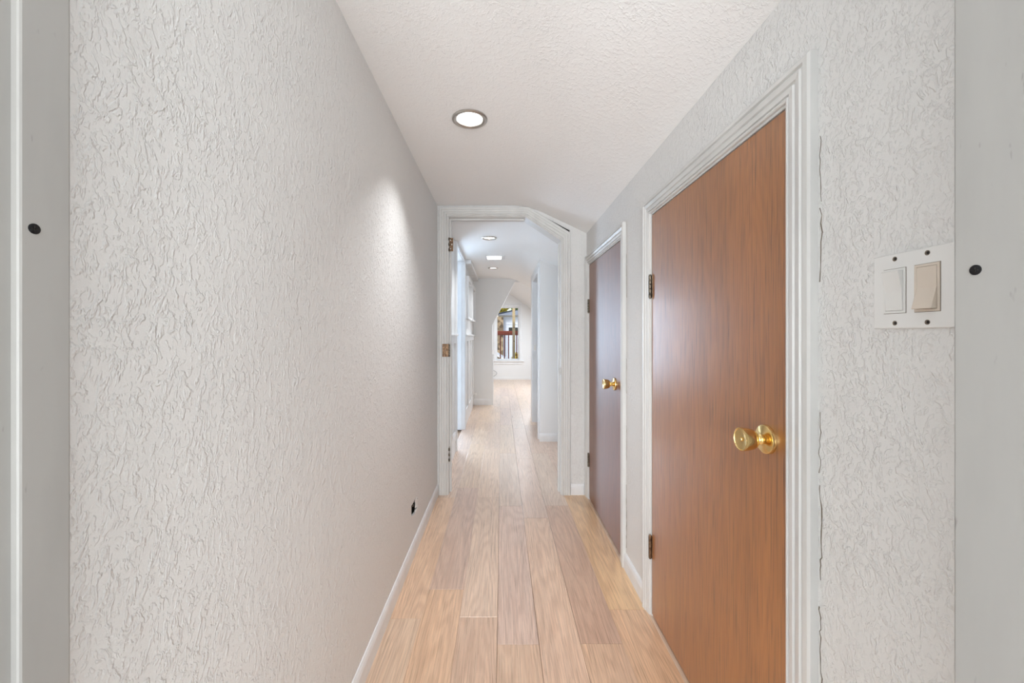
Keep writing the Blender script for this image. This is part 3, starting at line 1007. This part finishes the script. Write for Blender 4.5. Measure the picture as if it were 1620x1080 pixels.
# ------------------------------------------------------------------ recessed ceiling lamps
lamp_lab = ['recessed round ceiling lamp with metal ring nearest the camera', 'recessed ceiling lamp just beyond the cased opening', 'recessed ceiling lamp farthest down the passage']
for (lx, ly, lr), lab, watts in zip(LAMPS, lamp_lab, (2.7, 2.2, 2.2)):
    t = empty('recessed_lamp', (lx, ly, CF), lab, 'ceiling lamp', 'recessed ceiling lamps')
    ro = lr + 0.012
    obj('trim_ring', lathe([(0.0, ro), (-0.004, ro), (-0.0075, ro - 0.005), (-0.0075, ro - 0.012), (-0.003, lr - 0.007), (0.004, lr - 0.009), (0.006, lr - 0.004), (0.0, lr)], (lx, ly, CF), (0, 0, 1), 48), 'nickel', t, True)
    obj('reflector_can', lathe([(0.003, lr - 0.008), (0.03, lr - 0.012), (0.075, lr - 0.018), (0.076, lr - 0.012), (0.03, lr - 0.004), (0.003, lr - 0.003)], (lx, ly, CF), (0, 0, 1), 40), 'can', t, True)
    obj('bulb', lathe([(0.030, 0.0), (0.032, 0.018), (0.040, 0.032), (0.052, 0.036), (0.074, 0.020), (0.075, 0.0)], (lx, ly, CF), (0, 0, 1), 32), 'bulb', t, True)
    ld = bpy.data.lights.new('lamp_light', 'AREA')
    ld.shape = 'DISK'
    ld.size = 2 * (lr - 0.014)
    ld.energy = watts
    ld.color = (0.95, 0.975, 1.0)
    ld.spread = math.radians(95)
    lo = bpy.data.objects.new('lamp_light', ld)
    lo.location = (lx, ly, CF + 0.022)
    COL.objects.link(lo)

t = empty('ceiling_panel_light', (-0.08, 4.655, CF), 'square flush ceiling light panel between the two passage lamps', 'ceiling light')
obj('frame', slab([(-0.185, 4.545), (0.045, 4.545), (0.045, 4.765), (-0.185, 4.765)], [[(-0.165, 4.565), (0.000, 4.565), (0.000, 4.745), (-0.165, 4.745)]], PZ, CF - 0.006, CF + 0.001), 'white', t)
obj('diffuser', bx(-0.167, 0.002, 4.563, 4.747, CF - 0.004, CF - 0.001), 'panel', t)

# ------------------------------------------------------------------ passage details on the left
t1 = empty('trim_1', (XL, 3.4, 0), 'white chair rail and batten panelling before the left doorway', 'wainscot', kind='structure')
t2 = empty('trim_2', (XL, 5.6, 0), 'white chair rail and batten panelling beyond the left doorway', 'wainscot', kind='structure')
for t, a, b, bats in ((t1, YB + 0.16, L4[0] - 0.068, (3.13, 3.56)), (t2, L4[1] + 0.085, YE - 0.003, (4.87, 5.32, 5.78, 6.22))):
    obj('chair_rail', bx(XL + 0.0, XL + 0.040, a, b, 1.112, 1.130, bev=0.003), 'white', t)
    obj('apron_board', bx(XL + 0.0, XL + 0.020, a, b, 1.045, 1.112, bev=0.001), 'white', t)
    for q in bats:
        obj('batten', bx(XL + 0.0, XL + 0.018, q - 0.035, q + 0.035, 0.19, 1.045, bev=0.001), 'white', t)
    obj('bottom_board', bx(XL + 0.0, XL + 0.016, a, b, 0.112 if t is t1 else 0.092, 0.19, bev=0.001), 'white', t)

for a, b, lab in ((4.86, 5.50, 'white box frame above the chair rail nearer the left doorway'), (5.62, 6.24, 'white box frame above the chair rail nearer the slanted wall')):
    f = empty('wall_frame', (XL, (a + b) / 2, 1.32), lab, 'wall frame', 'box frames above the passage chair rail')
    D = 0.052
    obj('frame_side', bx(XL, XL + D, a, a + 0.045, 1.32, 1.845), 'white', f)
    obj('frame_side', bx(XL, XL + D, b - 0.045, b, 1.32, 1.845), 'white', f)
    obj('frame_top', bx(XL, XL + D, a + 0.045, b - 0.045, 1.79, 1.845), 'white', f)
    obj('frame_sill', bx(XL, XL + D, a + 0.045, b - 0.045, 1.32, 1.345), 'white', f)
    obj('back_panel', bx(XL, XL + 0.004, a + 0.045, b - 0.045, 1.345, 1.79), 'smooth', f)

o = obj('trim_3', bx(XL, XL + 0.085, 4.80, YE, CF - 0.048, CF - 0.0005, bev=0.003), 'white')
tag(o, 'white boxed beam along the ceiling edge over the battens', 'beam', kind='structure')

ou = empty('wall_outlet', (XL, 6.28, 0.10), 'white wall outlet with a plug low on the passage wall', 'outlet')
obj('cover_plate', bx(XL + 0.0175, XL + 0.024, 6.235, 6.325, 0.105, 0.225, bev=0.002), 'plate', ou)
obj('plug', bx(XL + 0.024, XL + 0.060, 6.255, 6.300, 0.170, 0.215, bev=0.006), 'plate', ou)
obj('socket', bx(XL + 0.0225, XL + 0.026, 6.262, 6.298, 0.118, 0.150, bev=0.002), 'rocker', ou)
obj('socket_slot', bx(XL + 0.0255, XL + 0.0265, 6.270, 6.274, 0.126, 0.142), 'dark', ou)
obj('socket_slot', bx(XL + 0.0255, XL + 0.0265, 6.286, 6.290, 0.126, 0.142), 'dark', ou)

tr = empty('trim_4', (-0.135, YE + 0.05, 0), 'narrow white edge board on the slanted wall end', 'trim', kind='structure')
obj('edge_board', bx(-0.146, -0.128, YE + 0.004, YE + 0.11, 0.0, 0.80, bev=0.002), 'white', tr)
obj('board_cap', bx(-0.150, -0.112, YE + 0.0, YE + 0.115, 0.80, 0.822, bev=0.003), 'white', tr)

# ------------------------------------------------------------------ window
w = empty('window_1', (0.16, YW, WZ0), 'tall narrow white window looking out on a red deck railing', 'window', kind='structure')
cs = 0.035
for (a, b, c, d) in ((WX0, WX0 + 0.02, WZ0, WZ1), (WX1 - 0.02, WX1, WZ0, WZ1)):
    obj('window_jamb', bx(a, b, YW - 0.002, YW + 0.12, c, d), 'white', w)
obj('window_head', bx(WX0 + 0.02, WX1 - 0.02, YW - 0.002, YW + 0.12, WZ1 - 0.02, WZ1), 'white', w)
inn = [(WX0 - 0.0, WZ0), (WX0, WZ1), (WX1, WZ1), (WX1, WZ0)]
out = [(WX0 - 0.045, WZ0), (WX0 - 0.045, WZ1 + 0.045), (WX1 + 0.045, WZ1 + 0.045), (WX1 + 0.045, WZ0)]
casing(w, inn, out, FLAT, PY, lambda d: YW - d, 'white', 'window_casing')
sf = slab([(WX0 + 0.02, WZ0 + 0.005), (WX1 - 0.02, WZ0 + 0.005), (WX1 - 0.02, WZ1 - 0.02), (WX0 + 0.02, WZ1 - 0.02)],
          [[(WX0 + 0.045, WZ0 + 0.035), (WX1 - 0.045, WZ0 + 0.035), (WX1 - 0.045, WZ1 - 0.042), (WX0 + 0.045, WZ1 - 0.042)]], PY, YW + 0.060, YW + 0.095)
sa = obj('sash', sf, 'white', w)
obj('pane', bx(WX0 + 0.043, WX1 - 0.043, YW + 0.075, YW + 0.079, WZ0 + 0.033, WZ1 - 0.040), 'glass', sa)
obj('sill', bx(WX0 - 0.09, WX1 + 0.10, YW - 0.055, YW + 0.12, WZ0 - 0.03, WZ0 + 0.003, bev=0.004), 'white', w)
obj('sill_apron', bx(WX0 - 0.05, WX1 + 0.05, YW - 0.018, YW, WZ0 - 0.10, WZ0 - 0.03, bev=0.002), 'white', w)

pts = [(-0.30 + 0.19 * math.sin(math.pi * k / 16), YW - 0.05, 0.28 - 0.24 * k / 16) for k in range(17)]
cb = obj('cable', tube(pts, 0.005), 'cable', None, True)
tag(cb, 'thin grey cable looping against the end wall below the window', 'cable')

# ------------------------------------------------------------------ outdoors
g = obj('ground', bx(-30, 30, YW + 0.12, 70, -1.35, -1.25), 'ground')
tag(g, 'pale yard ground beyond the window', 'ground', kind='structure')
dk = obj('deck', bx(-2.5, 3.0, YW + 0.12, 11.75, -0.25, -0.08), 'redwood')
tag(dk, 'red stained deck outside the window', 'deck', kind='structure')

rl = empty('deck_railing', (0.2, 11.6, -0.08), 'reddish brown wooden deck railing outside the window', 'railing')
obj('top_rail', bx(-2.4, 2.9, 11.55, 11.70, 1.118, 1.245, bev=0.006), 'redwood', rl)
obj('bottom_rail', bx(-2.4, 2.9, 11.58, 11.64, 0.26, 0.33, bev=0.004), 'redwood', rl)
for xx in (-2.38, 2.85):
    obj('newel', bx(xx - 0.05, xx + 0.05, 11.55, 11.65, -0.08, 1.118, bev=0.004), 'redwood', rl)
for k in range(-14, 20):
    xx = -0.025 + 0.119 * k
    if k == 3:
        continue
    obj('baluster', bx(xx - 0.016, xx + 0.016, 11.59, 11.622, 0.33, 1.118), 'redwood', rl)
po = empty('porch_post', (0.36, 11.2, -0.08), 'raw pine porch post standing before the deck railing', 'post')
obj('post', bx(0.315, 0.393, 11.22, 11.30, -0.08, 3.1, bev=0.004), 'pine', po)
for zz in (0.95, 1.33):
    obj('bolt', lathe([(0, 0.012), (0.006, 0.012), (0.009, 0.007), (0.009, 0)], (0.36, 11.22, zz), (0, -1, 0), 12), 'black', po, True)

hs = empty('house', (3.0, 26.0, -1.25), 'pale blue sided house with grey roof behind the deck', 'house')
HX0, HX1, HYF = 0.12, 7.0, 25.0
obj('wall', slab([(HX0, -1.25), (HX1, -1.25), (HX1, 2.36), (HX0, 2.36)], [[(0.44, 1.32), (1.09, 1.32), (1.09, 1.62), (0.44, 1.62)]], PY, HYF, HYF + 0.2), 'siding', hs)
bm = bmesh.new()
zz = -1.25
while zz < 2.3:
    for (a, b) in (((HX0, HX1),) if not (zz + 0.16 > 1.30 and zz < 1.64) else ((HX0, 0.42), (1.11, HX1))):
        v = [bm.verts.new(p) for p in ((a, HYF - 0.03, zz), (b, HYF - 0.03, zz), (b, HYF - 0.008, zz + 0.16), (a, HYF - 0.008, zz + 0.16), (a, HYF, zz), (b, HYF, zz))]
        bm.faces.new((v[0], v[1], v[2], v[3]))
        bm.faces.new((v[0], v[1], v[5], v[4]))
    zz += 0.16
o = obj('siding_boards', bm, 'siding', hs)
o['kind'] = 'stuff'
hw = obj('window', slab([(0.42, 1.30), (1.11, 1.30), (1.11, 1.64), (0.42, 1.64)], [[(0.47, 1.34), (1.06, 1.34), (1.06, 1.60), (0.47, 1.60)]], PY, HYF - 0.05, HYF + 0.05), 'siding', hs)
obj('pane', bx(0.47, 1.06, HYF + 0.01, HYF + 0.03, 1.34, 1.60), 'housepane', hw)
bm = bmesh.new()
bm.faces.new([bm.verts.new(p) for p in ((-0.25, HYF - 0.4, 2.34), (7.4, HYF - 0.4, 2.34), (7.4, HYF + 4.5, 2.90), (1.05, HYF + 4.5, 2.90))])
r = bmesh.ops.extrude_face_region(bm, geom=list(bm.faces))
bmesh.ops.translate(bm, verts=[q for q in r['geom'] if isinstance(q, bmesh.types.BMVert)], vec=(0, 0, 0.06))
obj('roof', bm, 'slate', hs)
obj('eave_board', bx(HX0 - 0.5, HX1 + 0.4, HYF - 0.12, HYF, 2.28, 2.38), 'snow', hs)
bm = bmesh.new()
fa = [bm.verts.new(p) for p in ((-0.27, HYF - 0.42, 2.36), (1.03, HYF + 4.48, 2.92), (1.03, HYF + 4.48, 3.03), (-0.27, HYF - 0.42, 2.46))]
fb = [bm.verts.new(v.co + Vector((0.12, 0, 0))) for v in fa]
bm.faces.new(fa)
bm.faces.new(fb)
for i in range(4):
    bm.faces.new((fa[i], fa[(i + 1) % 4], fb[(i + 1) % 4], fb[i]))
obj('fascia', bm, 'fascia', hs)
obj('chimney', bx(-0.62, 0.13, 24.6, 25.3, -1.25, 2.25), 'stone', hs)

sh = empty('shed', (-0.6, 19.0, -1.25), 'low white roofed shed below the deck railing', 'shed')
obj('roof', slab([(-2.2, 0.05), (-0.25, 0.30), (0.62, -0.22), (0.62, -0.30), (-0.25, 0.20), (-2.2, -0.05)], [], PY, 18.0, 20.0), 'snow', sh)
obj('wall', bx(-2.0, 0.5, 18.2, 19.8, -1.25, -0.22), 'siding', sh)


def foliage(center, rad, n, size):
    bm = bmesh.new()
    for _ in range(n):
        d = Vector((random.gauss(0, 1), random.gauss(0, 1), random.gauss(0, 1))).normalized() * random.random() ** 0.4
        c = Vector(center) + Vector((d.x * rad[0], d.y * rad[1], d.z * rad[2]))
        a = Vector((random.gauss(0, 1), random.gauss(0, 1), random.gauss(0, 1))).normalized()
        b = a.orthogonal().normalized()
        s = size * random.uniform(0.6, 1.3)
        bm.faces.new([bm.verts.new(c + a * s), bm.verts.new(c + b * s * 0.5), bm.verts.new(c - a * s), bm.verts.new(c - b * s * 0.5)])
    return bm


for (x, y, z, rad, n, mt, lab) in ((-0.15, 34, 3.75, (0.9, 1.2, 0.8), 1600, 'leafy', 'yellow green tree above the roof left of the porch post'),
                                   (1.62, 39, 4.0, (0.6, 1.0, 1.1), 1600, 'leaf', 'dark green tree above the roof right of the porch post')):
    t = empty('tree', (x, y, -1.25), lab, 'tree', 'trees behind the house')
    obj('trunk', lathe([(0, 0.20), (1.5, 0.15), (z + 1.0, 0.07), (z + 1.2, 0)], (x, y, -1.25), (0, 0, 1), 10), 'bark', t, True)
    o = obj('crown', foliage((x, y, z), rad, n, 0.16), mt, t)
    o['kind'] = 'stuff'
t = empty('bush', (0.62, 15.5, -1.25), 'yellow bush beside the foot of the porch post', 'bush')
obj('stem', lathe([(0, 0.03), (1.2, 0.015), (1.25, 0)], (0.62, 15.5, -1.25), (0, 0, 1), 8), 'bark', t, True)
o = obj('crown', foliage((0.62, 15.5, 0.05), (0.24, 0.3, 0.42), 500, 0.06), 'leafy', t)
o['kind'] = 'stuff'
